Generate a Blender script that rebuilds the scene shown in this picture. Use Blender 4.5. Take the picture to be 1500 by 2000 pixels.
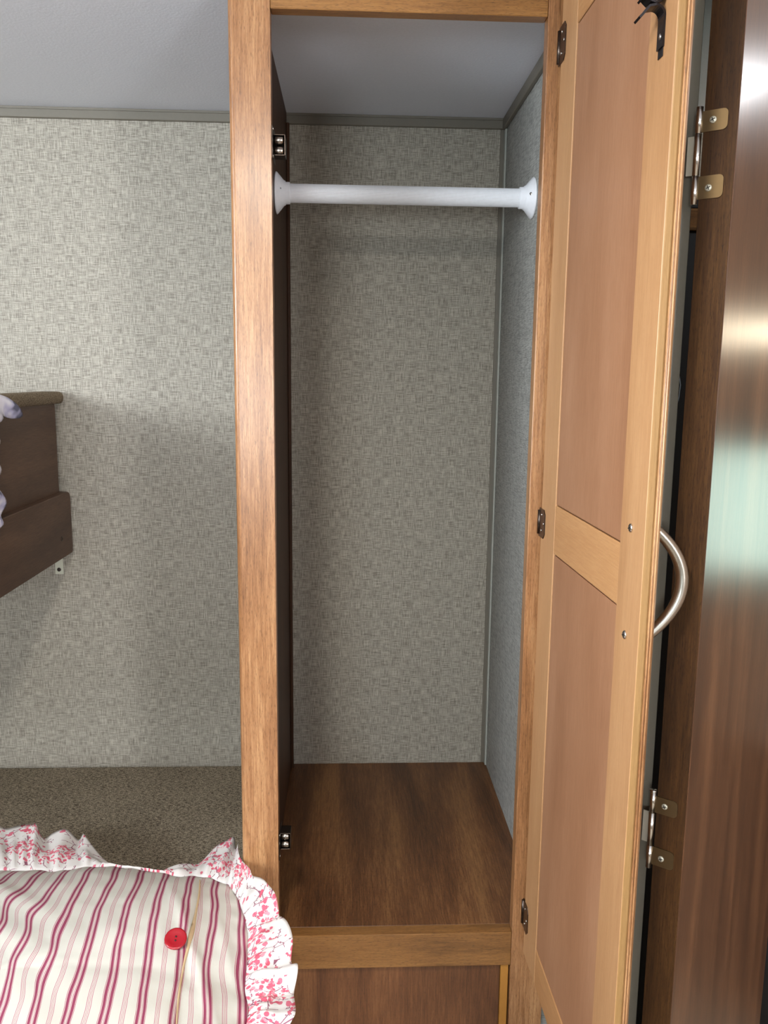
import bpy, bmesh, math, random
from mathutils import Vector, Matrix, noise
random.seed(7)
sc = bpy.context.scene
for o in list(bpy.data.objects): bpy.data.objects.remove(o, do_unlink=True)
C = sc.collection
Z0 = 1.39                     # camera height above the floor; heights below are given relative to it

# ---------------------------------------------------------------- camera
cam_d = bpy.data.cameras.new('camera'); cam = bpy.data.objects.new('camera', cam_d); C.objects.link(cam)
R_ = Vector((0.99900125, -0.0432641, 0.01116775)); U_ = Vector((-0.00405095, 0.16121158, 0.98691155)); F_ = Vector((0.04449822, 0.98597112, -0.16087531))
M = Matrix((R_, U_, -F_)).transposed().to_4x4(); M.translation = Vector((0.092151, -1.04904, Z0))
cam.matrix_world = M
cam_d.sensor_fit = 'VERTICAL'; cam_d.sensor_height = 36.0; cam_d.lens = 1616.944 * 36 / 2000
cam_d.clip_start = 0.02
sc.camera = cam

# ---------------------------------------------------------------- world, lights, exposure
w = bpy.data.worlds.new('world'); sc.world = w; w.use_nodes = True
wn = w.node_tree.nodes; wl = w.node_tree.links
bg = wn['Background']; sky = wn.new('ShaderNodeTexSky'); sky.sky_type = 'NISHITA'; sky.sun_disc = False; sky.sun_elevation = math.radians(40)
wl.new(sky.outputs[0], bg.inputs[0]); bg.inputs[1].default_value = 0.1

def area(name, loc, target, sx, sy, power, col, shape='RECTANGLE', spread=180):
    d = bpy.data.lights.new(name, 'AREA'); d.shape = shape; d.size = sx
    if shape in ('RECTANGLE', 'ELLIPSE'): d.size_y = sy
    d.energy = power; d.color = col; d.spread = math.radians(spread)
    o = bpy.data.objects.new(name, d); C.objects.link(o); o.location = loc
    v = Vector(target) - Vector(loc)
    o.rotation_euler = v.to_track_quat('-Z', 'Y').to_euler()
    return o
area('ceiling_lamp_light', (-.08, -.85, Z0 + .425), (-.08, -.85, 0), .13, .13, 8.5, (1.0, .94, .84), 'DISK')
area('window_left_light', (-1.42, -1.15, Z0 + .20), (-.2, -.3, Z0 + .20), 1.0, .36, 46, (.88, .95, 1.0))
area('window_front_light', (-.45, -2.77, Z0 - .05), (-.36, 0, Z0 + .90), .60, .55, 27, (.84, .95, 1.0))
area('right_fill_light', (1.275, -2.42, Z0 - .02), (0, -1.6, Z0 + .30), .50, .50, 42, (.96, .98, 1.0))  # unseen fill added on the right to light the bunk rail and wall
area('bathroom_window_light', (1.275, .33, Z0 - .27), (0, .33, Z0 - .27), .34, .26, .85, (.70, 1.0, .86))
area('bathroom_lamp_light', (1.27, .36, Z0 + .10), (0, .36, Z0 + .10), .30, .045, 0.35, (1.0, .86, .62))
area('bathroom_wall_fill', (.98, .0, Z0 + .44), (.98, .0, 0), .14, .14, 1.5, (.95, .97, 1.0), 'DISK')  # added fill, brightens the bathroom wall that the glossy door reflects

sc.view_settings.view_transform = 'Standard'; sc.view_settings.look = 'None'
sc.view_settings.gamma = 1; sc.view_settings.use_curve_mapping = False
sc.view_settings.exposure = 0.20

# ---------------------------------------------------------------- materials
def lin(c):
    return tuple(((x/255)/12.92 if x/255 <= .04045 else ((x/255+.055)/1.055)**2.4) for x in c) + (1.0,)
def mat(name):
    m = bpy.data.materials.new(name); m.use_nodes = True
    nt = m.node_tree; b = nt.nodes['Principled BSDF']
    return m, nt, nt.nodes, nt.links, b
def plain(name, col, rough=.5, metal=0, spec=.5, bump=0, bscale=200, coat=0):
    m, nt, N, L, b = mat(name)
    tc = N.new('ShaderNodeTexCoord')
    n = N.new('ShaderNodeTexNoise'); n.inputs['Scale'].default_value = bscale; n.inputs['Detail'].default_value = 3
    L.new(tc.outputs['Object'], n.inputs['Vector'])
    mx = N.new('ShaderNodeMix'); mx.data_type = 'RGBA'
    c = lin(col); mx.inputs[6].default_value = tuple(x*.93 for x in c[:3]) + (1,); mx.inputs[7].default_value = tuple(min(1, x*1.05) for x in c[:3]) + (1,)
    L.new(n.outputs['Fac'], mx.inputs[0]); L.new(mx.outputs[2], b.inputs['Base Color'])
    b.inputs['Roughness'].default_value = rough; b.inputs['Metallic'].default_value = metal
    b.inputs['Specular IOR Level'].default_value = spec; b.inputs['Coat Weight'].default_value = coat
    if bump:
        bp = N.new('ShaderNodeBump'); bp.inputs['Strength'].default_value = bump; bp.inputs['Distance'].default_value = .001
        L.new(n.outputs['Fac'], bp.inputs['Height']); L.new(bp.outputs[0], b.inputs['Normal'])
    return m
def ramp(N, stops, interp='LINEAR'):
    r = N.new('ShaderNodeValToRGB'); r.color_ramp.interpolation = interp
    e = r.color_ramp.elements
    e[0].position, e[0].color = stops[0]
    e[1].position, e[1].color = stops[-1]
    for p_, c_ in stops[1:-1]:
        x = e.new(p_); x.color = c_
    return r
def wood(name, dark, mid, light, axis='Z', rough=.35, pores=.5, coat=.0, spec=.5, fig=1.0):
    """stained grain running along one axis, with broad figure, fine streaks and short dark pores"""
    m, nt, N, L, b = mat(name)
    tc = N.new('ShaderNodeTexCoord'); oi = N.new('ShaderNodeObjectInfo')
    ad = N.new('ShaderNodeVectorMath'); ad.operation = 'ADD'
    L.new(tc.outputs['Object'], ad.inputs[0]); L.new(oi.outputs['Random'], ad.inputs[1])
    def tex(along, cross, detail, dist=0.0, rough_=.5):
        mp = N.new('ShaderNodeMapping')
        s = [cross]*3; s['XYZ'.index(axis)] = along; mp.inputs['Scale'].default_value = s
        L.new(ad.outputs[0], mp.inputs['Vector'])
        n = N.new('ShaderNodeTexNoise'); n.inputs['Scale'].default_value = 1; n.inputs['Detail'].default_value = detail
        n.inputs['Distortion'].default_value = dist; n.inputs['Roughness'].default_value = rough_
        L.new(mp.outputs[0], n.inputs['Vector']); return n
    big = tex(2.2, 22*fig, 4, .6); fine = tex(28, 620, 3, .1, .7); por = tex(170, 1900, 1)
    mm = N.new('ShaderNodeMix'); mm.data_type = 'FLOAT'; mm.inputs[0].default_value = .45
    L.new(big.outputs['Fac'], mm.inputs[2]); L.new(fine.outputs['Fac'], mm.inputs[3])
    r = ramp(N, [(.34, lin(dark)), (.5, lin(mid)), (.66, lin(light))]); L.new(mm.outputs[0], r.inputs[0])
    pr = ramp(N, [(.30, (0, 0, 0, 1)), (.42, (1, 1, 1, 1))]); L.new(por.outputs['Fac'], pr.inputs[0])
    mx = N.new('ShaderNodeMix'); mx.data_type = 'RGBA'; mx.blend_type = 'MULTIPLY'; mx.inputs[0].default_value = pores
    L.new(r.outputs[0], mx.inputs[6]); L.new(pr.outputs[0], mx.inputs[7]); L.new(mx.outputs[2], b.inputs['Base Color'])
    b.inputs['Roughness'].default_value = rough; b.inputs['Coat Weight'].default_value = coat; b.inputs['Coat Roughness'].default_value = .25
    b.inputs['Specular IOR Level'].default_value = spec
    bp = N.new('ShaderNodeBump'); bp.inputs['Strength'].default_value = .12; bp.inputs['Distance'].default_value = .0006
    L.new(mm.outputs[0], bp.inputs['Height']); L.new(bp.outputs[0], b.inputs['Normal'])
    return m
def linen(name, dark, light, plane='XZ', s=1.0, rough=.6, fuzz=0.0):
    """crossed uneven threads printed and embossed on vinyl wallpaper"""
    m, nt, N, L, b = mat(name)
    tc = N.new('ShaderNodeTexCoord')
    ia, ib = 'XYZ'.index(plane[0]), 'XYZ'.index(plane[1])
    def tex(sa, sb, det=2):
        mp = N.new('ShaderNodeMapping'); v = [40*s]*3; v[ia] = sa*s; v[ib] = sb*s; mp.inputs['Scale'].default_value = v
        L.new(tc.outputs['Object'], mp.inputs['Vector'])
        n = N.new('ShaderNodeTexNoise'); n.inputs['Scale'].default_value = 1; n.inputs['Detail'].default_value = det; n.inputs['Roughness'].default_value = .65
        L.new(mp.outputs[0], n.inputs['Vector']); return n
    h = tex(50, 900, 1); v = tex(900, 50, 1); g = tex(700, 700, 1)
    a1 = N.new('ShaderNodeMath'); a1.operation = 'ADD'; L.new(h.outputs['Fac'], a1.inputs[0]); L.new(v.outputs['Fac'], a1.inputs[1])
    a2 = N.new('ShaderNodeMath'); a2.operation = 'MULTIPLY_ADD'; a2.inputs[1].default_value = .4; L.new(g.outputs['Fac'], a2.inputs[0]); L.new(a1.outputs[0], a2.inputs[2])
    r = ramp(N, [(.36, lin(dark)), (.64, lin(light))])
    dv = N.new('ShaderNodeMath'); dv.operation = 'MULTIPLY_ADD'; dv.inputs[1].default_value = 1/1.3; dv.inputs[2].default_value = -.42
    L.new(a2.outputs[0], dv.inputs[0])
    L.new(dv.outputs[0], r.inputs[0]); L.new(r.outputs[0], b.inputs['Base Color'])
    b.inputs['Roughness'].default_value = rough; b.inputs['Specular IOR Level'].default_value = .35
    bp = N.new('ShaderNodeBump'); bp.inputs['Strength'].default_value = .35; bp.inputs['Distance'].default_value = .0008
    L.new(a2.outputs[0], bp.inputs['Height']); L.new(bp.outputs[0], b.inputs['Normal'])
    return m

WALL_D, WALL_L = (129, 123, 112), (187, 180, 167)
m_wall = linen('linen_wallpaper', WALL_D, WALL_L, 'XZ')
m_wally = linen('linen_wallpaper_side', (124, 124, 120), (180, 180, 175), 'YZ', 1.3)
m_bathwall = plain('warm_bathroom_paint', (176, 150, 130), .5)
m_room = linen('linen_wallpaper_room', WALL_D, WALL_L, 'YZ')
m_ceil = plain('ceiling_vinyl', (230, 234, 246), .38, bump=.25, bscale=260)
m_crown = plain('taupe_vinyl_trim', (116, 110, 99), .45)
m_crownl = plain('pale_corner_bead', (178, 180, 172), .45)
m_stileZ = wood('stained_maple_vertical', (108, 70, 40), (152, 106, 68), (190, 146, 102), 'Z', .34, .4, .25)
m_stileX = wood('stained_maple_horizontal', (96, 62, 28), (134, 91, 46), (160, 114, 62), 'X', .36, .5, .2)
m_lam_in = wood('walnut_laminate_side', (48, 28, 15), (62, 38, 22), (76, 48, 30), 'Z', .5, .2, spec=.25)
m_lam_fl = wood('walnut_laminate_floor', (66, 39, 20), (104, 66, 37), (142, 100, 60), 'Y', .42, .5, fig=.9)
m_lam_dr = wood('walnut_laminate_front', (78, 46, 26), (108, 68, 40), (134, 90, 56), 'Z', .42, .35, fig=.9)
m_doorst = wood('honey_maple_vertical', (166, 122, 82), (180, 136, 95), (192, 149, 107), 'Z', .42, .1, fig=.6)
m_doorry = wood('honey_maple_rail', (164, 118, 76), (180, 132, 88), (192, 146, 100), 'Y', .42, .1, fig=.6)
m_doorpn = wood('honey_maple_panel', (142, 99, 70), (156, 112, 82), (168, 125, 95), 'Z', .45, .08, fig=.5)
m_edge = wood('raw_fibreboard_edge', (132, 98, 54), (146, 110, 64), (158, 122, 74), 'Z', .6, .1)
m_rawdr = plain('raw_yellow_board', (172, 118, 48), .6)
m_bunk = wood('dark_walnut_bunk', (68, 46, 33), (88, 63, 46), (110, 82, 62), 'Y', .5, .2, fig=.8)
m_bathdoor = wood('glossy_walnut_door', (70, 41, 24), (98, 62, 38), (130, 88, 58), 'Z', .31, .3, .25, .5, fig=.9)
m_bathedge = wood('dark_stained_edge', (42, 24, 8), (62, 38, 15), (84, 56, 26), 'Z', .6, .5, spec=.2)
m_floor = wood('brown_vinyl_plank', (84, 50, 26), (112, 72, 40), (136, 92, 54), 'Y', .4, .3)
m_carpet = plain('light_beige_vinyl_floor', (176, 164, 146), .5)
m_gray = plain('grey_jamb_vinyl', (122, 114, 100), .4)
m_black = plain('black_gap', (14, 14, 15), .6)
m_silver = plain('brushed_nickel', (186, 180, 170), .28, 1)
m_pin = plain('polished_steel', (210, 206, 200), .18, 1)
m_leaf = plain('bronze_nickel_leaf', (112, 94, 68), .5, 1)
m_leafs = plain('satin_nickel_leaf', (188, 184, 168), .4, .35)
m_darkm = plain('dark_bronze_metal', (82, 72, 66), .3, 1)
m_roller = plain('steel_roller', (150, 142, 134), .25, 1)
m_blackm = plain('black_enamel_metal', (38, 34, 36), .25, .6)
m_recess_shade = plain('recess_shade', (30, 28, 26), .6)  # dark colour painting the shade inside screw recesses
m_white = plain('white_plastic', (226, 228, 234), .38)
m_bracket = plain('cream_metal', (214, 214, 196), .4)
m_glass = plain('window_glass', (200, 215, 220), .05)
m_button = plain('red_button_plastic', (150, 14, 28), .25, coat=.3)
m_hole_shade = plain('button_hole_shade', (50, 6, 10), .6)  # dark plugs painting the shade inside the button's holes
m_cream = plain('cream_lining', (196, 170, 132), .9)

def tweed(name, dark, light, sx=300, sy=1100):
    m, nt, N, L, b = mat(name)
    tc = N.new('ShaderNodeTexCoord')
    def tex(v, det=2):
        mp = N.new('ShaderNodeMapping'); mp.inputs['Scale'].default_value = v; L.new(tc.outputs['Object'], mp.inputs['Vector'])
        n = N.new('ShaderNodeTexNoise'); n.inputs['Scale'].default_value = 1; n.inputs['Detail'].default_value = det; L.new(mp.outputs[0], n.inputs['Vector']); return n
    a = tex((130, 700, 700), 1); c = tex((620, 620, 620), 1); d = tex((12, 12, 12))
    s1 = N.new('ShaderNodeMath'); s1.operation = 'ADD'; L.new(a.outputs['Fac'], s1.inputs[0]); L.new(c.outputs['Fac'], s1.inputs[1])
    s2 = N.new('ShaderNodeMath'); s2.operation = 'MULTIPLY_ADD'; s2.inputs[1].default_value = .12; L.new(d.outputs['Fac'], s2.inputs[0]); L.new(s1.outputs[0], s2.inputs[2])
    s3 = N.new('ShaderNodeMath'); s3.operation = 'MULTIPLY'; s3.inputs[1].default_value = .47; L.new(s2.outputs[0], s3.inputs[0])
    r = ramp(N, [(.42, lin(dark)), (.58, lin(light))]); L.new(s3.outputs[0], r.inputs[0]); L.new(r.outputs[0], b.inputs['Base Color'])
    b.inputs['Roughness'].default_value = .9; b.inputs['Specular IOR Level'].default_value = .15
    bp = N.new('ShaderNodeBump'); bp.inputs['Strength'].default_value = .5; bp.inputs['Distance'].default_value = .001
    L.new(s3.outputs[0], bp.inputs['Height']); L.new(bp.outputs[0], b.inputs['Normal'])
    return m
m_tweed = tweed('brown_tweed', (80, 71, 59), (164, 151, 130))
m_tweed2 = tweed('brown_felted_fabric', (98, 84, 68), (160, 144, 120))

def stripes():
    m, nt, N, L, b = mat('rose_ticking_stripe')
    uv = N.new('ShaderNodeUVMap'); sp = N.new('ShaderNodeSeparateXYZ'); L.new(uv.outputs[0], sp.inputs[0])
    fr = N.new('ShaderNodeMath'); fr.operation = 'FRACT'; L.new(sp.outputs[0], fr.inputs[0])
    W_ = lin((206, 204, 194)); R1 = lin((146, 66, 92)); R2 = lin((176, 92, 116)); R3 = lin((206, 140, 156))
    st = [(0, W_)]
    def line(c, wd, col): st.append((c-wd/2, col)); st.append((c+wd/2, W_))
    line(.100, .014, R2); line(.165, .082, R1); line(.225, .014, R2); line(.272, .014, R2); line(.335, .082, R1); line(.397, .014, R2)
    for k in range(4): line(.69+.040*k, .014, R2)
    r = ramp(N, st, 'CONSTANT'); L.new(fr.outputs[0], r.inputs[0]); L.new(r.outputs[0], b.inputs['Base Color'])
    r.color_ramp.elements[-1].color = W_
    b.inputs['Roughness'].default_value = .85; b.inputs['Specular IOR Level'].default_value = .2
    tc = N.new('ShaderNodeTexCoord'); n = N.new('ShaderNodeTexNoise'); n.inputs['Scale'].default_value = 35; n.inputs['Detail'].default_value = 3; L.new(tc.outputs['Object'], n.inputs['Vector'])
    bp = N.new('ShaderNodeBump'); bp.inputs['Strength'].default_value = .25; bp.inputs['Distance'].default_value = .004
    L.new(n.outputs['Fac'], bp.inputs['Height']); L.new(bp.outputs[0], b.inputs['Normal'])
    return m
def floral():
    m, nt, N, L, b = mat('rose_floral_cotton')
    uv = N.new('ShaderNodeUVMap')
    def vor(scale, feat='F1', off=0, rnd=1.0):
        mp = N.new('ShaderNodeMapping'); mp.inputs['Location'].default_value = (off, off*1.7, 0); L.new(uv.outputs[0], mp.inputs['Vector'])
        v = N.new('ShaderNodeTexVoronoi'); v.feature = feat; v.inputs['Scale'].default_value = scale; v.inputs['Randomness'].default_value = rnd
        L.new(mp.outputs[0], v.inputs['Vector']); return v
    def noi(scale, det=2):
        n = N.new('ShaderNodeTexNoise'); n.inputs['Scale'].default_value = scale; n.inputs['Detail'].default_value = det; L.new(uv.outputs[0], n.inputs['Vector']); return n
    def mth(op, a, b_=None, c=None):
        x = N.new('ShaderNodeMath'); x.operation = op
        for i, y in enumerate((a, b_, c)):
            if y is None: continue
            if isinstance(y, (int, float)): x.inputs[i].default_value = y
            else: L.new(y, x.inputs[i])
        return x.outputs[0]
    big = vor(19); pet = vor(150, off=3); n1 = noi(110)
    bd = mth('ADD', big.outputs['Distance'], mth('MULTIPLY', mth('SUBTRACT', n1.outputs['Fac'], .5), .55))
    # flower clusters: ragged blobs broken up by petals
    blob = mth('LESS_THAN', bd, .46)
    petal = mth('LESS_THAN', pet.outputs['Distance'], .50)
    flower = mth('MULTIPLY', blob, petal)
    small = vor(62, off=7); sflo = mth('MULTIPLY', mth('LESS_THAN', mth('ADD', small.outputs['Distance'], mth('MULTIPLY', mth('SUBTRACT', n1.outputs['Fac'], .5), .6)), .22), 1.0)
    stem = vor(48, 'DISTANCE_TO_EDGE', 2); st = mth('LESS_THAN', stem.outputs['Distance'], .022)
    dots = vor(250, off=5); dt = mth('LESS_THAN', dots.outputs['Distance'], .26)
    nearstem = mth('LESS_THAN', stem.outputs['Distance'], .10); dts = mth('MULTIPLY', dt, nearstem)
    msk = noi(45, 1); gate = mth('GREATER_THAN', msk.outputs['Fac'], .5)
    twig = mth('MULTIPLY', mth('MAXIMUM', st, dts), gate)
    def mix(fac, c1, c2):
        x = N.new('ShaderNodeMix'); x.data_type = 'RGBA'; L.new(fac, x.inputs[0])
        if isinstance(c1, tuple): x.inputs[6].default_value = c1
        else: L.new(c1, x.inputs[6])
        if isinstance(c2, tuple): x.inputs[7].default_value = c2
        else: L.new(c2, x.inputs[7])
        return x.outputs[2]
    shade = mix(mth('GREATER_THAN', n1.outputs['Fac'], .52), lin((205, 92, 112)), lin((224, 138, 150)))
    c = mix(twig, lin((218, 213, 209)), lin((140, 88, 104)))
    c = mix(sflo, c, lin((206, 110, 128))); c = mix(flower, c, shade)
    L.new(c, b.inputs['Base Color']); b.inputs['Roughness'].default_value = .85; b.inputs['Specular IOR Level'].default_value = .2
    return m
m_stripe = stripes(); m_floral = floral()
def cloth_lav():
    m, nt, N, L, b = mat('lavender_print_cotton')
    tc = N.new('ShaderNodeTexCoord'); n = N.new('ShaderNodeTexNoise'); n.inputs['Scale'].default_value = 28; L.new(tc.outputs['Object'], n.inputs['Vector'])
    r = ramp(N, [(.45, lin((232, 230, 240))), (.56, lin((186, 184, 214))), (.62, lin((104, 104, 124)))]); L.new(n.outputs['Fac'], r.inputs[0]); L.new(r.outputs[0], b.inputs['Base Color'])
    b.inputs['Roughness'].default_value = .85
    return m
m_lav = cloth_lav()

# ---------------------------------------------------------------- mesh helpers (all coordinates world x, y and height relative to Z0)
class MB:
    def __init__(s): s.bm = bmesh.new(); s.mats = []
    def mi(s, m):
        if m not in s.mats: s.mats.append(m)
        return s.mats.index(m)
    def _add(s, verts, faces, m, bevel=0, seg=2, smooth=False, T=None):
        b = bmesh.new(); vs = [b.verts.new(T(v) if T else v) for v in verts]
        for f in faces: b.faces.new([vs[i] for i in f])
        bmesh.ops.recalc_face_normals(b, faces=b.faces)
        if bevel: bmesh.ops.bevel(b, geom=b.edges[:], offset=bevel, segments=seg, profile=.6, affect='EDGES', clamp_overlap=True)
        k = s.mi(m)
        for f in b.faces: f.material_index = k; f.smooth = smooth
        me = bpy.data.meshes.new('t'); b.to_mesh(me); b.free(); s.bm.from_mesh(me); bpy.data.meshes.remove(me)
    def box(s, x0, x1, y0, y1, z0, z1, m, bevel=.0008, seg=1, T=None):
        v = [(x, y, z) for x in (x0, x1) for y in (y0, y1) for z in (z0, z1)]
        f = [(0, 1, 3, 2), (4, 6, 7, 5), (0, 4, 5, 1), (2, 3, 7, 6), (0, 2, 6, 4), (1, 5, 7, 3)]
        s._add(v, f, m, bevel, seg, T=T)
    def prism(s, poly, a0, a1, m, axis='Z', bevel=0, seg=1, smooth=False, T=None):
        """poly is a list of 2D points in the plane across the axis (order XYZ minus the axis)"""
        n = len(poly)
        def P(p, a): return {'Z': (p[0], p[1], a), 'X': (a, p[0], p[1]), 'Y': (p[0], a, p[1])}[axis]
        v = [P(p, a0) for p in poly] + [P(p, a1) for p in poly]
        f = [tuple(range(n)), tuple(range(n, 2*n))] + [(i, (i+1) % n, n+(i+1) % n, n+i) for i in range(n)]
        s._add(v, f, m, bevel, seg, smooth, T)
    def lathe(s, prof, m, origin, axis, n=32, smooth=True):
        """prof: (distance along axis, radius)"""
        ax = Vector(axis).normalized(); t = Vector((0, 0, 1)) if abs(ax.z) < .9 else Vector((1, 0, 0))
        e1 = ax.cross(t).normalized(); e2 = ax.cross(e1); o = Vector(origin)
        v = []; f = []
        for a, r in prof:
            for k in range(n):
                th = 2*math.pi*k/n; v.append(tuple(o+ax*a+e1*(r*math.cos(th))+e2*(r*math.sin(th))))
        for i in range(len(prof)-1):
            for k in range(n): f.append((i*n+k, i*n+(k+1) % n, (i+1)*n+(k+1) % n, (i+1)*n+k))
        f.append(tuple(range(n))); f.append(tuple(range((len(prof)-1)*n, len(prof)*n)))
        s._add(v, f, m, smooth=smooth)
    def tube(s, pts, r, m, n=16):
        pts = [Vector(p) for p in pts]; v = []; f = []
        ref = None
        for i, p in enumerate(pts):
            d = (pts[min(i+1, len(pts)-1)]-pts[max(i-1, 0)]).normalized()
            if ref is None: ref = Vector((0, 0, 1)) if abs(d.z) < .8 else Vector((0, 1, 0))
            e1 = (ref - d*ref.dot(d)).normalized(); e2 = d.cross(e1); ref = e1
            rr = r[i] if isinstance(r, (list, tuple)) else r
            for k in range(n):
                th = 2*math.pi*k/n; v.append(tuple(p+e1*(rr*math.cos(th))+e2*(rr*math.sin(th))))
        for i in range(len(pts)-1):
            for k in range(n): f.append((i*n+k, i*n+(k+1) % n, (i+1)*n+(k+1) % n, (i+1)*n+k))
        f.append(tuple(range(n))); f.append(tuple(range((len(pts)-1)*n, len(pts)*n)))
        s._add(v, f, m, smooth=True)
    def ribbon(s, path, wdir, width, thick, m, smooth=True):
        """thin bent strip: path of centre points, constant width direction"""
        P = [Vector(p) for p in path]; wd = Vector(wdir).normalized(); v = []; f = []
        for i, p in enumerate(P):
            d = (P[min(i+1, len(P)-1)]-P[max(i-1, 0)]).normalized(); nn = d.cross(wd).normalized()
            for a, b in ((-1, -1), (1, -1), (1, 1), (-1, 1)): v.append(tuple(p+wd*(a*width/2)+nn*(b*thick/2)))
        for i in range(len(P)-1):
            for k in range(4): f.append((i*4+k, i*4+(k+1) % 4, (i+1)*4+(k+1) % 4, (i+1)*4+k))
        f.append((0, 1, 2, 3)); q = (len(P)-1)*4; f.append((q, q+1, q+2, q+3))
        s._add(v, f, m, smooth=False)
    def build(s, name, parent=None, origin=None, kind=None, uv=False):
        o_w = Vector(parent['_w']) if parent is not None else (Vector(origin) + Vector((0, 0, Z0)) if origin is not None else Vector((0, 0, 0)))
        for v in s.bm.verts: v.co = v.co + Vector((0, 0, Z0)) - o_w
        me = bpy.data.meshes.new(name); s.bm.to_mesh(me); s.bm.free()
        for m in s.mats: me.materials.append(m)
        o = bpy.data.objects.new(name, me); C.objects.link(o)
        if parent is not None: o.parent = parent
        else: o.location = o_w
        o['_w'] = tuple(o_w)
        if kind: o['kind'] = kind
        return o
def thing(name, label, cat, loc, group=None):
    o = bpy.data.objects.new(name, None); C.objects.link(o); o.empty_display_size = .05
    o.location = (loc[0], loc[1], loc[2]+Z0); o['_w'] = (loc[0], loc[1], loc[2]+Z0)
    o['label'] = label; o['category'] = cat
    if group: o['group'] = group
    return o
def tag(o, label, cat, group=None):
    o['label'] = label; o['category'] = cat
    if group: o['group'] = group
    return o
def screw(origin, axis, r, mhead, name='screw', parent=None, spin=.4, depth=.004):
    """pan head; a raised dark cross stands in for the shaded recess"""
    b = MB()
    b.lathe([(-depth, r*.45), (0, r*.45), (0, r), (r*.25, r*.93), (r*.42, r*.6), (r*.45, .00001)], mhead, origin, axis, 20)
    ax = Vector(axis).normalized(); t = Vector((0, 0, 1)) if abs(ax.z) < .9 else Vector((1, 0, 0))
    e1 = ax.cross(t).normalized(); e2 = ax.cross(e1)
    for th in (spin, spin+math.pi/2):
        d = e1*math.cos(th)+e2*math.sin(th); q = ax.cross(d); c0 = Vector(origin)+ax*(r*.30)
        vs = [c0+d*(a*r*.62)+q*(bb*r*.13)+ax*(cc*r*.20) for a in (-1, 1) for bb in (-1, 1) for cc in (0, 1)]
        b._add([tuple(x) for x in vs], [(0, 1, 3, 2), (4, 6, 7, 5), (0, 4, 5, 1), (2, 3, 7, 6), (0, 2, 6, 4), (1, 5, 7, 3)], m_recess_shade)
    return b.build(name, parent)

# ---------------------------------------------------------------- the room
YB = .5236; ZC = .4596; ZF = -Z0
XLW, XRW, YF = -1.46, 1.30, -2.80
def struct(name, f):
    b = MB(); f(b); return b.build(name, kind='structure')
struct('floor', lambda b: b.box(XLW-.05, XRW+.05, YF-.05, YB+.05, ZF-.03, ZF, m_carpet, 0))
struct('ceiling', lambda b: b.box(XLW-.05, XRW+.05, YF-.05, YB+.05, ZC, ZC+.03, m_ceil, 0))
struct('wall_back', lambda b: b.box(XLW-.05, XRW+.05, YB, YB+.04, ZF, ZC, m_wall, 0))
def wall_open_x(b, x0, x1, ya, yb, za, zb, m):     # wall across X with a window hole y ya..yb, z za..zb
    b.box(x0, x1, YF-.04, ya, ZF, ZC, m, 0); b.box(x0, x1, yb, YB, ZF, ZC, m, 0)
    b.box(x0, x1, ya, yb, ZF, za, m, 0); b.box(x0, x1, ya, yb, zb, ZC, m, 0)
struct('wall_left', lambda b: wall_open_x(b, XLW-.04, XLW, -1.68, -.62, 0, .40, m_room))
def wr(b):
    b.box(XRW, XRW+.04, YF-.04, -2.69, ZF, ZC, m_bathwall, 0); b.box(XRW, XRW+.04, -2.15, .14, ZF, ZC, m_bathwall, 0); b.box(XRW, XRW+.04, .50, YB, ZF, ZC, m_bathwall, 0)
    b.box(XRW, XRW+.04, .14, .50, ZF, -.44, m_bathwall, 0); b.box(XRW, XRW+.04, .14, .50, -.10, ZC, m_bathwall, 0)
    b.box(XRW, XRW+.04, -2.69, -2.15, ZF, -.29, m_bathwall, 0); b.box(XRW, XRW+.04, -2.69, -2.15, .25, ZC, m_bathwall, 0)
struct('wall_right', wr)
def wf(b):
    b.box(XLW, -.77, YF-.04, YF, ZF, ZC, m_wall, 0); b.box(-.13, XRW, YF-.04, YF, ZF, ZC, m_wall, 0)
    b.box(-.77, -.13, YF-.04, YF, ZF, -.35, m_wall, 0); b.box(-.77, -.13, YF-.04, YF, .25, ZC, m_wall, 0)
struct('wall_front', wf)
# partition between wardrobe and bathroom: papered on the wardrobe side
def part(b):
    b.box(.3749, .388, .02, YB, ZF, ZC, m_wally, 0)
    b.box(.388, .3985, -.245, YB, ZF, ZC, m_room, 0)
struct('wall_partition', part)
struct('trim_1', lambda b: (b.box(XLW, .3749, YB-.007, YB-.0002, .4418, ZC-.0002, m_crown, .001), b.box(XLW, .3749, YB-.009, YB-.007, ZC-.004, ZC-.0002, m_crown, 0)))
struct('trim_2', lambda b: b.box(.3680, .3747, .021, YB-.0075, .4405, ZC-.0002, m_crown, .001))
struct('trim_3', lambda b: (b.box(.3655, .3747, YB-.003, YB-.0002, -.7710, .4415, m_crown, .0004), b.box(.3715, .3747, YB-.016, YB-.003, -.7710, .4400, m_crownl, .0006)))
def jamb(b):
    b.box(.386, .3993, -.2820, -.246, ZF, ZC, m_gray, .001)
    b.box(.3865, .3997, -.2845, -.2815, ZF, ZC, m_gray, .0006)
struct('trim_4', jamb)
def window(name, f_frame, f_pane):
    b = MB(); f_frame(b); w_ = b.build(name, kind='structure'); p_ = MB(); f_pane(p_); p_.build('pane', w_)
def fr_x(x, ya, yb, za, zb, s):
    def f(b):
        b.box(x-.015, x+.015, ya-.03, ya+.015, za-.03, zb+.03, m_crown); b.box(x-.015, x+.015, yb-.015, yb+.03, za-.03, zb+.03, m_crown)
        b.box(x-.015, x+.015, ya, yb, za-.03, za+.015, m_crown); b.box(x-.015, x+.015, ya, yb, zb-.015, zb+.03, m_crown)
    return f
window('window_1', fr_x(XLW, -1.68, -.62, 0, .40, 1), lambda b: b.box(XLW-.02, XLW-.016, -1.68, -.62, 0, .40, m_glass, 0))
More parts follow.
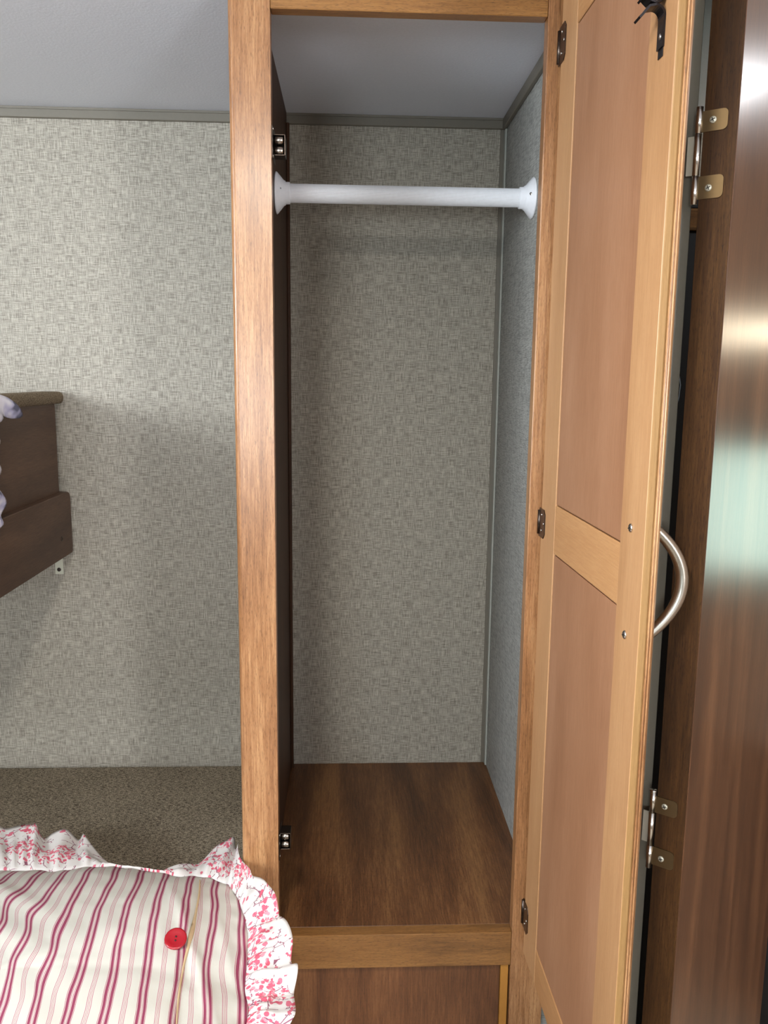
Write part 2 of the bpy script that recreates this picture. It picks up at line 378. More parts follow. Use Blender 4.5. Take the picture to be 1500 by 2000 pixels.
window('window_3', fr_x(XRW, .14, .50, -.44, -.10, 1), lambda b: b.box(XRW+.016, XRW+.02, .14, .50, -.44, -.10, m_glass, 0))
def fr_y(b):
    b.box(-.80, -.755, YF-.015, YF+.015, -.38, .28, m_crown); b.box(-.145, -.10, YF-.015, YF+.015, -.38, .28, m_crown)
    b.box(-.77, -.13, YF-.015, YF+.015, -.38, -.335, m_crown); b.box(-.77, -.13, YF-.015, YF+.015, .235, .28, m_crown)
window('window_2', fr_y, lambda b: b.box(-.77, -.13, YF-.02, YF-.016, -.35, .25, m_glass, 0))
window('window_added', fr_x(XRW, -2.69, -2.15, -.29, .25, 1), lambda b: b.box(XRW+.016, XRW+.02, -2.69, -2.15, -.29, .25, m_glass, 0))  # unseen window added around the right-hand fill light

# ---------------------------------------------------------------- wardrobe
W = .327; ZT = .4219; ZB = -.7713; ZB2 = -.8232; XSL = -.0494
wd = thing('wardrobe', 'tall open wooden wardrobe built between the bunks and the bathroom door', 'wardrobe', (.16, .25, ZF))
b = MB()
# left stile: rounded outer edge
rr = .0065; prof = [(0, 0), (0, .019), (XSL, .019)]
for k in range(7):
    a = math.pi + (math.pi/2)*k/6; prof.append((XSL+rr+rr*math.cos(a), rr+rr*math.sin(a)))
b.prism(prof, ZF, ZC-.0005, m_stileZ, 'Z', smooth=False)
b.build('stile', wd)
b = MB(); b.box(W, W+.0475, 0, .019, ZF, ZC-.0005, m_stileZ, .0012, 2); b.build('stile', wd)
b = MB(); b.box(.0002, W-.0002, 0, .019, ZT, ZC-.0005, m_stileX, .001); b.build('top_rail', wd)
b = MB(); b.box(.0002, W-.0002, 0, .019, ZB2, ZB, m_stileX, .0012, 2); b.build('bottom_rail', wd)
b = MB(); b.box(-.0310, -.0179, .0192, YB-.0005, ZF, ZC-.0005, m_lam_in, .0003); b.build('side_panel', wd)
b = MB(); b.box(-.0178, -.0125, YB-.020, YB-.0095, ZB, .4400, m_lam_in, .001); b.build('corner_strip', wd)
b = MB(); b.box(-.0178, .3747, .0192, YB-.0005, ZB-.012, ZB-.0003, m_lam_fl, .0003); b.build('bottom_panel', wd)
b = MB(); b.box(.0002, .3135, .0080, .0185, ZF+.06, ZB2-.0004, m_lam_dr, .0006); b.build('lower_panel', wd)['label'] = 'recessed dark walnut laminate panel under the rail'
b = MB(); b.box(.3140, .3250, .0045, .0185, ZF+.06, ZB2-.0006, m_rawdr, .0006); b.build('edge_strip', wd)['label'] = 'raw yellowish board edge'
b = MB(); b.box(.0002, W-.0002, .004, .0185, ZF, ZF+.058, m_stileX, .001); b.build('base_rail', wd)

# open door, in its own frame: u runs from the hinge outwards, q through its thickness
DA = .01623; DX, DY = .342, -.02061
def D(v):
    u, q, z = v
    return (DX+u*math.sin(DA)+q*math.cos(DA), DY-u*math.cos(DA)+q*math.sin(DA), z)
DN = Vector((-math.cos(DA), -math.sin(DA), 0))         # towards the viewer's side (inner face)
DU = Vector((math.sin(DA), -math.cos(DA), 0))
DT, DB = .452, -.795; PT, M1, M2, PB = .3865, -.1506, -.2097, -.7436; U1, U2 = .0526, .2815; UE = .3404
b = MB()
b.box(-.0115, U1, 0, .0185, DB, DT, m_doorst, .0007, T=D)
edge = [(U2, 0), (UE, 0)]
edge = [(U2, 0), (UE-.0004, 0), (UE, .0004), (UE+.0002, .0030), (UE, .0062), (UE-.0010, .0078)]
b.prism(edge + [(U2, .0078)], DB, DT, m_doorst, 'Z', T=D)
b.prism([(U2, .0078), (UE-.0010, .0078), (UE+.0002, .0082), (UE+.0004, .0090), (UE-.0001, .0096), (UE-.0014, .0099), (UE-.0014, .0107), (UE-.0004, .0110), (UE-.0001, .0118), (UE-.0010, .0130), (UE-.0040, .0150), (UE-.0085, .0168), (UE-.0120, .0185), (U2, .0185)], DB, DT, m_stileZ, 'Z', T=D)
for z0, z1 in ((PT, DT), (M2, M1), (DB, PB)): b.box(U1, U2, .0002, .0183, z0, z1, m_doorry, .0008, T=D)
door = b.build('door', wd)
door['label'] = 'open honey-coloured door seen from its inner side'
# ochre fibreboard band on the free edge
b = MB(); b.prism([(UE-.0001, .0003), (UE+.0006, .0012), (UE+.0007, .0060), (UE-.0004, .0076)], DB+.0005, DT-.0005, m_edge, 'Z', T=D); b.build('edge_band', door)
for z0, z1 in ((M1, PT), (PB, M2)):
    b = MB(); b.box(U1-.004, U2+.004, .0075, .0125, z0-.004, z1+.004, m_doorpn, 0, T=D)
    b.box(U1+.0020, U2-.0002, .0008, .0080, z0+.0016, z1-.0016, m_doorpn, .0004, T=D)
    b.build('door_panel', door)
# mortise plates of the three door hinges, with chamfered corners
def hinge(z0, z1):
    b = MB(); u0, u1 = -.0185, .0092; c = .006
    b.prism([(u0, z0), (u1-c, z0), (u1, z0+c), (u1, z1-c), (u1-c, z1), (u0, z1)], -.0012, 0, m_darkm, 'Y', bevel=.0002,
            T=lambda v: D((v[0], v[1], v[2])))
    b.lathe([(0, .0026), (z1-z0-.006, .0026)], m_darkm, D((u0, -.0006, z0+.003)), (0, 0, 1), 14)
    h = b.build('hinge_plate', door)
    h['label'] = 'dark bronze metal'
    for uu, zz in ((-.006, z0+.25*(z1-z0)), (.004, z0+.52*(z1-z0)), (-.006, z0+.80*(z1-z0))):
        bb = MB(); bb.lathe([(0, .0021), (.0006, .0020), (.0010, .0010), (.0011, .00001)], m_pin, D((uu, -.0012, zz)), DN, 14)
        bb.bm.verts.ensure_lookup_table()
        k = h.data
        # screw heads belong to the plate
        bm2 = bmesh.new(); bm2.from_mesh(k); 
        off = Vector((0, 0, Z0)) - Vector(h['_w'])
        me = bpy.data.meshes.new('t')
        for v in bb.bm.verts: v.co = v.co + off
        if len(k.materials) < 2: k.materials.append(m_pin)
        for f in bb.bm.faces: f.material_index = 1
        bb.bm.to_mesh(me); bm2.from_mesh(me); bm2.to_mesh(k); bm2.free(); bpy.data.meshes.remove(me); bb.bm.free()
hinge(.3660, .4085); hinge(-.2010, -.1640); hinge(-.7580, -.7175)
# screws that hold the handle
for u, z in ((.3072, -.1313), (.3080, -.2306)):
    screw(D((u, 0, z)), DN, .0042, m_pin, 'screw', door, .3)
# bow handle on the outer face
b = MB(); pts = []; zc, hh = -.1815, .0525
for k in range(25):
    t = -1+2*k/24; pts.append(D((.3076, .0185 + .0315*(1-abs(t)**2.1), zc + hh*t)))
b.tube(pts, [.0050+.0009*(1-abs(-1+2*k/24)) for k in range(25)], m_silver, 18)
b.lathe([(-.0005, .0068), (.0030, .0062), (.0040, .0050)], m_silver, D((.3076, .0186, zc+hh)), -DN, 20)
b.lathe([(-.0005, .0068), (.0030, .0062), (.0040, .0050)], m_silver, D((.3076, .0186, zc-hh)), -DN, 20)
b.build('handle', door)['label'] = 'bowed brushed nickel handle'
# spear strike of the upper roller catch
def strike(zs):
    b = MB()
    u = .3105
    P = []
    # lower foot of the plate, rising, then curling out as the tongue
    for z in (zs-.0330, zs-.020, zs-.010): P.append(D((u, -.0009, z)))
    for k in range(1, 7):
        a = k/6*math.pi/2; P.append(D((u, -.0009-.0075*(1-math.cos(a)), zs-.010+.0080*math.sin(a))))
    P += [D((u, -.0135, zs-.0030)), D((u, -.0165, zs-.0062)), D((u, -.0190, zs-.0095)), D((u, -.0215, zs-.0120))]
    b.ribbon(P, DU, .0125, .0019, m_blackm)
    P = [D((u, -.0009, zs+.0330)), D((u, -.0009, zs+.020)), D((u, -.0009, zs+.010))]
    for k in range(1, 7):
        a = k/6*math.pi/2; P.append(D((u, -.0009-.0075*(1-math.cos(a)), zs+.010-.0100*math.sin(a))))
    P += [D((u, -.0125, zs+.0010)), D((u, -.0150, zs+.0032)), D((u, -.0175, zs+.0052)), D((u, -.0195, zs+.0030))]
    b.ribbon(P, DU, .0125, .0019, m_blackm)
    b.box(u-.0049, u+.0049, -.0009, -.0001, zs-.040, zs-.0325, m_blackm, .0002, T=D)
    for dz in (-.024, .022): b.lathe([(0, .0026), (.0009, .0024), (.0014, .0010), (.0015, .00001)], m_pin, D((u, -.0012, zs+dz)), DN, 14)
    b.build('catch_strike', door)['label'] = 'black bent metal strike'
strike(.3000)
# double-roller catches on the stile
def catch(z, s=1):
    b = MB()
    b.box(.0002, .0012, .004, .043, z-.019, z+.019, m_darkm, .0003)
    b.box(.0012, .0150, .0400, .0412, z-.012, z+.012, m_darkm, .0002)
    for dz in (-.0120, .0112): b.box(.0012, .0150, .0200, .0412, z+dz, z+dz+.0008, m_darkm, .0002)
    b.box(.0142, .0152, .0200, .0412, z-.0115, z+.0115, m_darkm, .0002)
    o = b.build('roller_catch', wd)
    for dz in (-.0060, .0060):
        r = MB(); r.lathe([(0, .0020), (.0010, .0020), (.0010, .0048), (.0014, .0052), (.0108, .0052), (.0112, .0048), (.0112, .0020), (.0130, .0020)], m_roller, (.0014, .0245, z+dz), (1, 0, 0), 20)
        r.build('roller', o)
    for dz in (-.0155, .0155):
        r = MB(); r.lathe([(0, .0022), (.0008, .0018), (.0010, .00001)], m_pin, (.0012, .0100, z+dz), (1, 0, 0), 12); r.build('screw', o)
catch(.2770); catch(-.6400)

# ---------------------------------------------------------------- clothes rod
rd = thing('closet_rod', 'white plastic clothes rod spanning the inside of the wardrobe', 'rod', (.178, .268, .272))
RY, RZ = .268, .2725
b = MB(); pr = []
n = 48; v = []; f = []
poly = []
for k in range(96):
    a = 2*math.pi*k/96; r_ = .0134 + (.00022 if k % 2 else 0); poly.append((RY+r_*math.cos(a), RZ+r_*math.sin(a)))
b.prism(poly, .002, .354, m_white, 'X'); b.build('tube', rd)
for x, s in ((-.0176, 1), (.3747, -1)):
    b = MB(); b.lathe([(0, .0295), (.0016, .0305), (.0032, .0295), (.0125, .0185), (.0150, .0172), (.0152, .0160), (.0215, .0158), (.0218, .0145)], m_white, (x, RY, RZ), (s, 0, 0), 48)
    fl = b.build('flange', rd)
    ax = Vector((s*.62, -.78, .05)).normalized()
    screw((x+s*.0085, RY-.0225, RZ+.002), (s*.72, -.69, 0), .0023, m_white if s > 0 else m_pin, 'screw', fl)

# ---------------------------------------------------------------- lower bunk and its mattress
bd = thing('lower_bunk', 'lower bunk with a flat mattress in brown tweed, striped pillow on it', 'bunk bed', (-.70, 0, ZF))
b = MB(); b.box(XLW+.002, -.060, -.75, YB-.001, -.7715-.10, -.7715, m_tweed, .012, 4); b.build('mattress', bd)['label'] = 'brown tweed mattress'
b = MB(); b.box(XLW+.002, -.075, -.74, YB-.001, ZF, -.7715-.1002, m_lam_dr, .002); b.build('bed_box', bd)

# ---------------------------------------------------------------- upper bunk
ub = thing('upper_bunk', 'dark walnut upper bunk end against the papered wall', 'bunk bed', (-.80, 0, -.34))
b = MB(); r_ = .014
def rail_poly(y0, y1, z0, z1, r):
    P = [(y0, z0), (y1-.003, z0), (y1, z0+.003)]
    for k in range(7):
        a = (math.pi/2)*k/6; P.append((y1-r+r*math.cos(a), z1-r+r*math.sin(a)))
    return P + [(y0, z1)]
b.prism(rail_poly(-.40, YB-.010, -.3345, -.2170, r_), -.4430, -.4270, m_bunk, 'X', bevel=.0012); rl = b.build('side_rail', ub)
b = MB(); b.lathe([(0, .0045), (.0006, .0042), (.0006, .0026), (-.0006, .0022), (-.0006, .00001)], m_darkm, (-.4271, .4565, -.2975), (1, 0, 0), 18); b.build('bolt_cap', rl)
b = MB(); b.box(-.4520, -.4400, -.40, YB-.030, -.2300, -.0540, m_bunk, .001); b.build('side_panel', ub)
b = MB(); b.box(XLW+.002, -.4440, -.40, YB-.001, -.3000, -.2310, m_bunk, .002); b.build('bunk_base', ub)
b = MB(); b.box(XLW+.002, -.4530, -.40, YB-.001, -.2308, -.0560, m_tweed2, .01, 3); b.build('mattress', ub)
b = MB(); P = []
for k in range(9):
    a = math.pi*k/8 - math.pi/2
    P.append((-.4400+.0085*math.cos(a), -.0440+.0110*math.sin(a)))
b.prism(P + [(-.4700, -.0330), (-.4700, -.0550)], -.40, YB-.006, m_tweed2, 'Y', bevel=.002, seg=2); b.build('padded_edge', ub)['label'] = 'brown felted fabric roll'

br = thing('wall_bracket', 'small cream metal bracket screwed to wall under the upper bunk rail', 'bracket', (-.4575, YB, -.3600))
b = MB(); b.box(-.4652, -.4498, YB-.0022, YB-.0002, -.3795, -.3010, m_bracket, .0005); b.box(-.4652, -.4498, YB-.036, YB-.0022, -.3032, -.3010, m_bracket, .0004); b.build('plate', br)
screw((-.4578, YB-.0022, -.3704), (0, -1, 0), .0038, m_darkm, 'screw', br)

# corner of a lavender sheet hanging over the upper bunk edge
def sheet():
    P = [(-.25, -.030), (-.05, -.031), (.10, -.030), (.205, -.031), (.226, -.0365), (.243, -.0445), (.254, -.055), (.2595, -.0655), (.2555, -.0690), (.242, -.0688), (.228, -.0665), (.2028, -.0620),
         (.188, -.078), (.181, -.11), (.181, -.15), (.188, -.178), (.1935, -.196), (.1925, -.206), (.187, -.213), (.1787, -.2180), (.15, -.24), (.05, -.25), (-.10, -.255), (-.25, -.25)]
    B = MB(); B.prism(P, -.4245, -.4225, m_lav, 'X')
    bm = B.bm
    bmesh.ops.triangulate(bm, faces=bm.faces)
    for _ in range(4): bmesh.ops.subdivide_edges(bm, edges=[e for e in bm.edges if e.calc_length() > .008], cuts=1, use_grid_fill=True); bmesh.ops.triangulate(bm, faces=[f for f in bm.faces if len(f.verts) > 3])
    for v in bm.verts:
        y, z = v.co.y, v.co.z
        v.co.x += .0045*(1+math.sin(y*90+z*150))*min(1, (-.028-z)/.02) + .006*max(0, y-.20)/.06
    for f in bm.faces: f.smooth = True
    return B.build('bed_sheet', origin=(-.424, .0, -.03))
tag(sheet(), 'white and lavender sheet corner hanging over the upper bunk edge', 'sheet')

# ---------------------------------------------------------------- pillow with floral ruffle
inner = [(-0.4201, 0.0071, -0.68), (-0.3849, 0.0216, -0.68), (-0.3437, 0.0229, -0.68), (-0.3077, 0.0196, -0.68), (-0.2752, 0.0272, -0.68), (-0.2333, 0.0286, -0.68), (-0.1736, 0.0149, -0.68), (-0.1362, 0.0032, -0.68), (-0.1082, 0.0025, -0.68), (-0.0779, -0.0131, -0.678), (-0.0571, -0.0385, -0.675), (-0.0423, -0.0755, -0.672), (-0.0296, -0.116, -0.672), (-0.0244, -0.1494, -0.675), (-0.0218, -0.1817, -0.677), (-0.0207, -0.2106, -0.68), (-0.0131, -0.2415, -0.68), (-0.0124, -0.2702, -0.68), (-0.0094, -0.3037, -0.68)]
outer = [(-0.4768, 0.1342, -0.69), (-0.4329, 0.1389, -0.685), (-0.3842, 0.132, -0.68), (-0.3362, 0.1208, -0.68), (-0.2942, 0.1114, -0.685), (-0.2527, 0.058, -0.688), (-0.2353, 0.0402, -0.685), (-0.1753, 0.022, -0.683), (-0.1427, 0.0354, -0.685), (-0.1206, 0.0524, -0.685), (-0.0992, 0.078, -0.685), (-0.0742, 0.0866, -0.68), (-0.0595, 0.0723, -0.67), (-0.0530, 0.0020, -0.66), (-0.0255, -0.0456, -0.645), (-0.0054, -0.0825, -0.645), (0.0098, -0.1107, -0.65), (0.0211, -0.1359, -0.66), (0.0309, -0.173, -0.665), (0.0363, -0.2047, -0.67), (0.038, -0.24, -0.67), (0.0374, -0.2656, -0.67), (0.0312, -0.2772, -0.675), (0.0321, -0.305, -0.68)]
# the rest of the cushion, beyond the frame
inner += [(-.012, -.36, -.68), (-.02, -.42, -.68), (-.05, -.475, -.68), (-.10, -.50, -.68), (-.22, -.505, -.68), (-.36, -.50, -.68), (-.48, -.495, -.68), (-.54, -.46, -.68), (-.56, -.38, -.68), (-.565, -.25, -.68), (-.56, -.12, -.68), (-.545, -.03, -.68), (-.50, .005, -.68)]
outer += [(.036, -.37, -.69), (.03, -.44, -.69), (-.01, -.525, -.69), (-.09, -.56, -.69), (-.22, -.565, -.69), (-.36, -.56, -.69), (-.50, -.555, -.69), (-.60, -.50, -.69), (-.625, -.38, -.69), (-.63, -.25, -.69), (-.625, -.10, -.69), (-.60, .05, -.69), (-.54, .10, -.69)]
def spline(P, n):
    P = [Vector(p) for p in P]; N_ = len(P)
    L_ = [0]
    for i in range(N_): L_.append(L_[-1] + (P[(i+1) % N_]-P[i]).length)
    out = []
    for k in range(n):
        s = L_[-1]*k/n; i = max(j for j in range(N_) if L_[j] <= s+1e-9); t = (s-L_[i])/(L_[i+1]-L_[i])
        a, b_, c, d = P[i-1], P[i], P[(i+1) % N_], P[(i+2) % N_]
        out.append(.5*((2*b_)+(c-a)*t+(2*a-5*b_+4*c-d)*t*t+(3*b_-a-3*c+d)*t**3))
    return out, L_
NS = 720
# parametrise both outlines by matching corner points so that the ruffle stays perpendicular to the seam
def resample_match(Pin, Pout, pairs, n):
    """pairs: index pairs (i in Pin, j in Pout) that face each other"""
    A = []; B = []
    pairs = pairs + [(pairs[0][0]+len(Pin), pairs[0][1]+len(Pout))]
    tot = 0; segs = []
    for (i0, j0), (i1, j1) in zip(pairs, pairs[1:]):
        l = sum((Vector(Pin[k % len(Pin)])-Vector(Pin[(k+1) % len(Pin)])).length for k in range(i0, i1)); segs.append(l); tot += l
    def at(P, x):
        N_ = len(P); i = int(math.floor(x)); t = x-i
        a, b_, c, d = [Vector(P[(i+k) % N_]) for k in (-1, 0, 1, 2)]
        return .5*((2*b_)+(c-a)*t+(2*a-5*b_+4*c-d)*t*t+(3*b_-a-3*c+d)*t**3)
    for ((i0, j0), (i1, j1)), l in zip(zip(pairs, pairs[1:]), segs):
        m_ = max(2, round(n*l/tot))
        for k in range(m_):
            t = k/m_; A.append(at(Pin, i0+(i1-i0)*t)); B.append(at(Pout, j0+(j1-j0)*t))
    return A, B
ni, no = 19, 24
pairs = [(0, 0), (1, 1), (2, 2), (3, 3), (4, 4), (5, 6), (6, 7), (7, 8), (8, 10), (9, 11), (10, 13), (11, 14), (12, 16), (13, 17), (14, 18), (15, 19), (16, 20), (17, 22), (18, 23)] + [(ni+k, no+k) for k in range(13)]
A, B = resample_match(inner, outer, pairs, NS)
NS = len(A)
cen = Vector((-.29, -.235, -.68))
pl = thing('pillow', 'cream and rose striped pillow with floral ruffle and a red button', 'pillow', (-.29, -.235, -.7715))
PER = .0342
def fold(x, y):
    """soft creases of the cover, heights in metres"""
    h = 0
    h += .0035*math.exp(-(((x+.36)*.75+(y+.06)*1.0)/.018)**2)*max(0, 1-abs(x+.36)/.14)
    h += .0030*math.exp(-(((x+.34)*.70+(y+.14)*1.0)/.020)**2)*max(0, 1-abs(x+.32)/.17)
    h += .0050*math.exp(-(((x+.075)*1.0+(y+.20)*.42)/.007)**2)*max(0, 1-abs(y+.19)/.16)
    h += .0040*math.exp(-(((x+.045)*1.0+(y+.17)*.36)/.006)**2)*max(0, 1-abs(y+.19)/.12)
    xf = -.1045 + .028*(-.018-y)/.30 + .0035*math.sin((-.018-y)/.30*6.5)
    h += .0035/(1+math.exp(min(40, (x-xf+.002)/.0012)))
    h += .0022*noise.noise(Vector((x*16, y*9, 0))) + .0012*noise.noise(Vector((x*40, y*26, 3)))
    return h
def body(m_):
    bm = bmesh.new(); uvl = bm.loops.layers.uv.new('UVMap'); uvs = {}
    NR = 70
    def U(x, y):
        # stripes follow the length of the cushion, pushed sideways by the folds
        wv = .010*math.exp(-(((x+.37)*.8+(y+.07))/.024)**2) * max(0, min(1, (-.20-x)/.09))
        wv += .007*math.exp(-(((x+.36)*.8+(y+.145))/.026)**2) * max(0, min(1, (-.17-x)/.09))
        wv += .0040*noise.noise(Vector((x*11, y*11, 1))) + .0016*noise.noise(Vector((x*30, y*28, 5)))
        if x > -.092: wv += .005*math.exp(-((y+.20)/.05)**2)*math.sin((x+.09)*50)
        return ((x + .12*(y+.2)) + wv)/PER
    n2 = NS//2; ring = []
    for j in range(NR+1):
        r = j/NR; row = []
        for i in range(n2):
            p = cen.lerp(A[i*2], r); e = A[i*2]
            h = .044*(1-r**2.6)
            z = p.z + h + fold(p.x, p.y)*(1-r**10)
            # puckers at the seam
            z += .0012*math.sin(i*.9+3*noise.noise(Vector((i*.08, 0, 0))))*max(0, (r-.93)/.07)
            v = bm.verts.new((p.x, p.y, z)); uvs[v] = (U(p.x, p.y), p.y*10); row.append(v)
            if j == 0: break
        ring.append(row)
    def face(vs, mi_=0):
        f = bm.faces.new(vs); f.smooth = True; f.material_index = mi_
        for l in f.loops: l[uvl].uv = uvs[l.vert]
    for i in range(n2): face((ring[0][0], ring[1][i], ring[1][(i+1) % n2]))
    for j in range(1, NR):
        for i in range(n2): face((ring[j][i], ring[j+1][i], ring[j+1][(i+1) % n2], ring[j][(i+1) % n2]))
    # underside down to the mattress
    prev = ring[-1]
    for j in range(1, 7):
        a = j/6*math.pi/2; row = []
        for i in range(n2):
            e = A[i*2]; d = (e-cen); k = 1-.20*(1-math.cos(a)); q = cen+d*k
            v = bm.verts.new((q.x, q.y, e.z-.086*math.sin(a))); uvs[v] = (U(q.x, q.y), q.y*10+2); row.append(v)
        for i in range(n2): face((prev[i], row[i], row[(i+1) % n2], prev[(i+1) % n2]))
        prev = row
    face(list(reversed(prev)))
    Bq = MB(); Bq.bm.free(); Bq.bm = bm; Bq.mats = [m_]
    return Bq
bo = body(m_stripe).build('cushion', pl)
from mathutils.bvhtree import BVHTree
bmt = bmesh.new(); bmt.from_mesh(bo.data); tree = BVHTree.FromBMesh(bmt)
offw = Vector(bo['_w'])
def top_z(x, y):
    h = tree.ray_cast(Vector((x, y, 3))-Vector((offw.x, offw.y, 0)), Vector((0, 0, -1)))[0]
    return h.z + offw.z - Z0
def ruffle():
    bm = bmesh.new(); uvl = bm.loops.layers.uv.new('UVMap'); uvs = {}
    NT = 14; G = []
    s = 0
    S = [0]
    for i in range(NS): S.append(S[-1]+(A[(i+1) % NS]-A[i]).length)
    for side in (0, 1):
        g = []
        for i in range(NS):
            a, e = A[i], B[i]; row = []; d = e-a; wdt = d.length; nrm = Vector((d.x, d.y, 0)).normalized(); tan = Vector((-nrm.y, nrm.x, 0))
            ph = S[i]
            pl1 = math.sin(ph*115 + 5*noise.noise(Vector((ph*18, 1, 0)))); pl2 = math.sin(ph*390+6*noise.noise(Vector((ph*30, 4, 0))))
            big = noise.noise(Vector((ph*38, 9, 0)))
            amp = min(1, wdt/.07)
            for j in range(NT+1):
                t = j/NT
                q = a + d*(t*(1+.05*pl1*t*amp + .14*big*t*amp))
                z = q.z + .004*math.sin(math.pi*min(1, t*1.6)) + amp*(.0085*pl1*t**.8 + .0030*pl2*(1-t)*min(1, t*5) + .006*big*t)
                if side: z -= .0011
                sh = tan*(.0060*math.cos(ph*115+1)*t*amp)
                v = bm.verts.new((q.x+sh.x, q.y+sh.y, z)); uvs[v] = (S[i]*1.5, t*wdt*1.1+.0006*pl1); row.append(v)
            g.append(row)
        G.append(g)
    def face(vs):
        f = bm.faces.new(vs); f.smooth = True
        for l in f.loops: l[uvl].uv = uvs[l.vert]
    for i in range(NS):
        k = (i+1) % NS
        for j in range(NT):
            face((G[0][i][j], G[0][k][j], G[0][k][j+1], G[0][i][j+1])); face((G[1][i][j+1], G[1][k][j+1], G[1][k][j], G[1][i][j]))
        face((G[0][i][NT], G[0][k][NT], G[1][k][NT], G[1][i][NT])); face((G[1][i][0], G[1][k][0], G[0][k][0], G[0][i][0]))
    # seam wrap so that uv seam does not smear
    Bq = MB(); Bq.bm.free(); Bq.bm = bm; Bq.mats = [m_floral]
    return Bq
ruffle().build('ruffle', pl)['label'] = 'white cotton ruffle printed with small rose flowers'
# closing flap: a folded edge with the cream lining showing
def flap():
    Bm = MB(); P = []
    for k in range(160):
        t = k/159*1.42; x = -.1045 + .028*t + .0035*math.sin(t*6.5); y = -.018 - .30*t
        P.append((x, y))
    v = []; f = []
    for k, (x, y) in enumerate(P):
        t = k/159*1.42; wd_ = .0014+.0034*math.sin(math.pi*min(1, t*1.1))**2*(.6+.4*math.sin(t*17))
        for dx in (-.0004, wd_*.4, wd_*.8, wd_): v.append((x+dx, y, top_z(x+dx, y)+(.0010 if dx < wd_ else -.0004)))
    for k in range(len(P)-1):
        for j in range(3): f.append((k*4+j, k*4+j+1, (k+1)*4+j+1, (k+1)*4+j))
        f.append((k*4+3, k*4, (k+1)*4, (k+1)*4+3))
    f.append((0, 1, 2, 3)); q = (len(P)-1)*4; f.append((q, q+1, q+2, q+3))
    Bm._add(v, f, m_cream, smooth=True)
    return Bm
flap().build('flap_edge', pl)['label'] = 'cream lining of the closing flap'
bx, by = -.1035, -.176; bz = top_z(bx, by)
b = MB(); nb = Vector((.10, -.42, .90)).normalized(); ob = Vector((bx, by, bz+.0042))
b.lathe([(0, .0112), (.0008, .0122), (.0022, .0128), (.0034, .0124), (.0036, .0108), (.0028, .0075), (.0024, .0040), (.0024, .00001)], m_button, ob, nb, 40)
for dx, dy in ((.0, .0022), (.0, -.0022)):
    b.lathe([(.0018, .0011), (.0030, .0011)], m_hole_shade, ob+nb.cross(Vector((1, 0, 0))).normalized()*dy, nb, 12)
b.build('button', pl)['label'] = 'round red two-hole button'

# ---------------------------------------------------------------- bathroom door standing open
L0 = Vector((.3983747, -.30208621, 0)); SD = Vector((.78169376, -.62366246, 0)); FD = Vector((.62366246, .78169376, 0))
def S(v):     # s across the edge, d along the door face (away), z
    p_ = L0 + SD*v[0] + FD*v[1]; return (p_.x, p_.y, v[2])
TH = .0286; DW = .535
b = MB(); b.box(0, TH, 0, DW, ZF+.012, ZC-.012, m_bathdoor, .0006, T=S)
dr = b.build('door_1', kind='structure'); dr['label'] = 'glossy walnut bathroom door seen nearly edge-on'
b = MB(); b.box(.0003, TH-.0004, -.0012, .0004, ZF+.0125, ZC-.0125, m_bathedge, .0003, T=S); b.build('edge_band', dr)
def bhinge(z0, z1, head):
    b = MB(); h = z1-z0
    za, zb = z0+.30*h, z0+.725*h
    def leaf(a, c):
        r = .004; P = [(-.0005, a), (.0205-r, a)]
        for k in range(5):
            th = -math.pi/2+math.pi/2*k/4; P.append((.0205-r+r*math.cos(th), a+r+r*math.sin(th)))
        for k in range(5):
            th = math.pi/2*k/4; P.append((.0205-r+r*math.cos(th), c-r+r*math.sin(th)))
        P.append((-.0005, c))
        b.prism(P, -.0023, -.0012, m_leaf, 'Y', T=S)
    leaf(z0+.004, za-.001); leaf(zb+.001, z1-.004)
    o = b.build('hinge', dr); o['label'] = 'brushed nickel hinge'
    b = MB(); K = (-.0034, -.0020)
    for a, c in ((z0, za-.0006), (za, zb), (zb+.0006, z1)): b.lathe([(a, .0030), (c, .0030)], m_pin, S((K[0], K[1], 0)), (0, 0, 1), 18)
    if head: b.lathe([(z1, .0024), (z1+.0006, .0036), (z1+.0018, .0032), (z1+.0024, .0015)], m_pin, S((K[0], K[1], 0)), (0, 0, 1), 18)
    b.box(-.0125, -.0040, -.0006, .0006, za+.0008, zb-.0008, m_leafs, .0002, T=S)
    b.build('knuckle', o)
    for zz in (z0+.16*h, z1-.15*h): screw(S((.0084, -.0023, zz)), tuple(-FD), .0030, m_leafs, 'screw', o)
bhinge(.1520, .2325, False); bhinge(-.4800, -.3995, True)

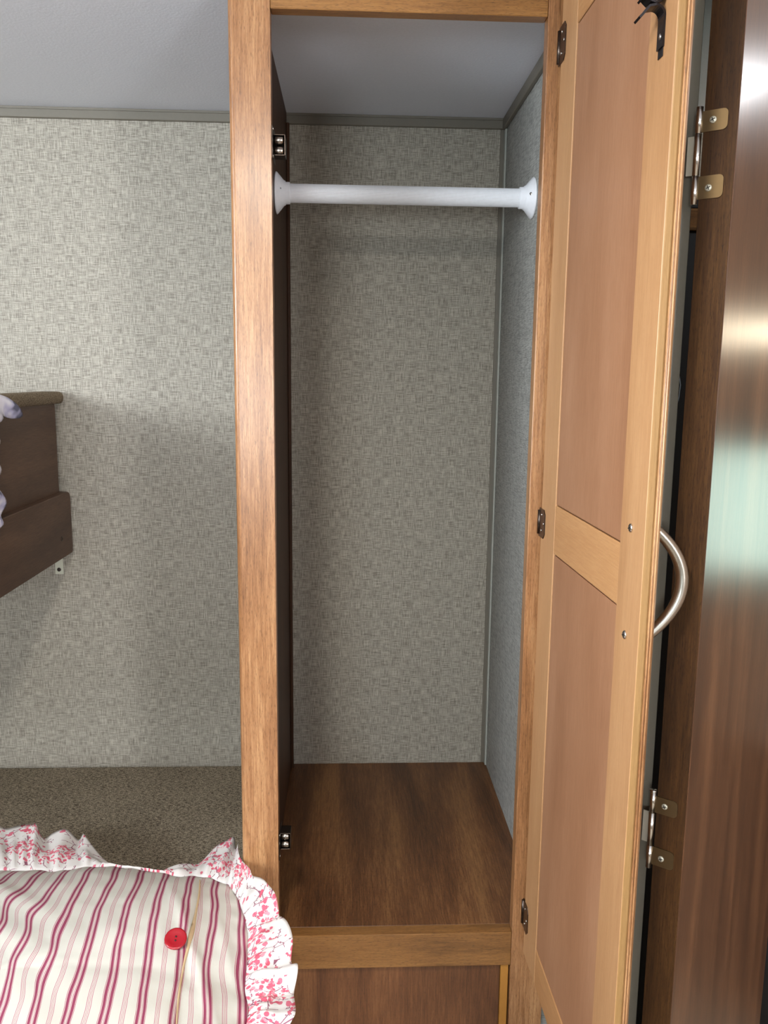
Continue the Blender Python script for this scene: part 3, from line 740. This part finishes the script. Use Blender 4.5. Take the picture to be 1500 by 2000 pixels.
# bathroom contents glimpsed past the door; black box added to darken the slit
cb = thing('bathroom_cabinet', 'black cabinet on a wooden plinth glimpsed beyond the bathroom door', 'cabinet', (.95, .45, ZF))
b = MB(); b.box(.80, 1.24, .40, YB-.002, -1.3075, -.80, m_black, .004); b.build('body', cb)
b = MB(); b.box(.81, 1.23, .41, YB-.002, ZF, -1.3077, m_floor, .002); b.build('plinth', cb)
lk = thing('dark_slit_box', 'tall black box added to darken the slit beside the bathroom door', 'cabinet', (.55, .4, ZF))
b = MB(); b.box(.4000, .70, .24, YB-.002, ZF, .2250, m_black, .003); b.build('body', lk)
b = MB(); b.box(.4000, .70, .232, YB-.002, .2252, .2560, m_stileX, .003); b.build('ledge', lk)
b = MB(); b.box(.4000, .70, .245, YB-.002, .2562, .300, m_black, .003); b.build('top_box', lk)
b = MB(); b.tube([(.4262, -.2133, .020), (.4270, -.2133, .0076), (.4294, -.2134, -.0046), (.4287, -.2133, -.0165), (.4264, -.2133, -.0294), (.4255, -.213, -.05), (.4262, -.21, -.10)], .0005, m_white, 8)
tag(b.build('wire', origin=(.4270, -.2133, 0)), 'thin white wire hanging in the dark gap beside the bathroom door', 'wire')

# lamps the room has, plus an added fill for the bathroom wall
cl = thing('ceiling_lamp', 'round ceiling lamp behind the camera', 'lamp', (-.08, -.85, ZC))
b = MB(); b.lathe([(0, .09), (.018, .09), (.024, .085), (.024, .078)], m_white, (-.08, -.85, ZC-.0003), (0, 0, -1), 40); b.build('housing', cl)
bl = thing('bathroom_fill_lamp', 'small round lamp added on the bathroom ceiling to brighten the wall', 'lamp', (.98, .0, ZC))
b = MB(); b.lathe([(0, .085), (.010, .085), (.014, .080), (.014, .074)], m_white, (.98, .0, ZC-.0003), (0, 0, -1), 40); b.build('housing', bl)
vl = thing('vanity_lamp', 'slim lamp above the bathroom window', 'lamp', (1.29, .36, .10))
b = MB(); b.box(1.280, 1.2995, .19, .53-.01, .07, .13, m_white, .003); b.build('housing', vl)

for o in bpy.data.objects:
    if '_w' in o: del o['_w']
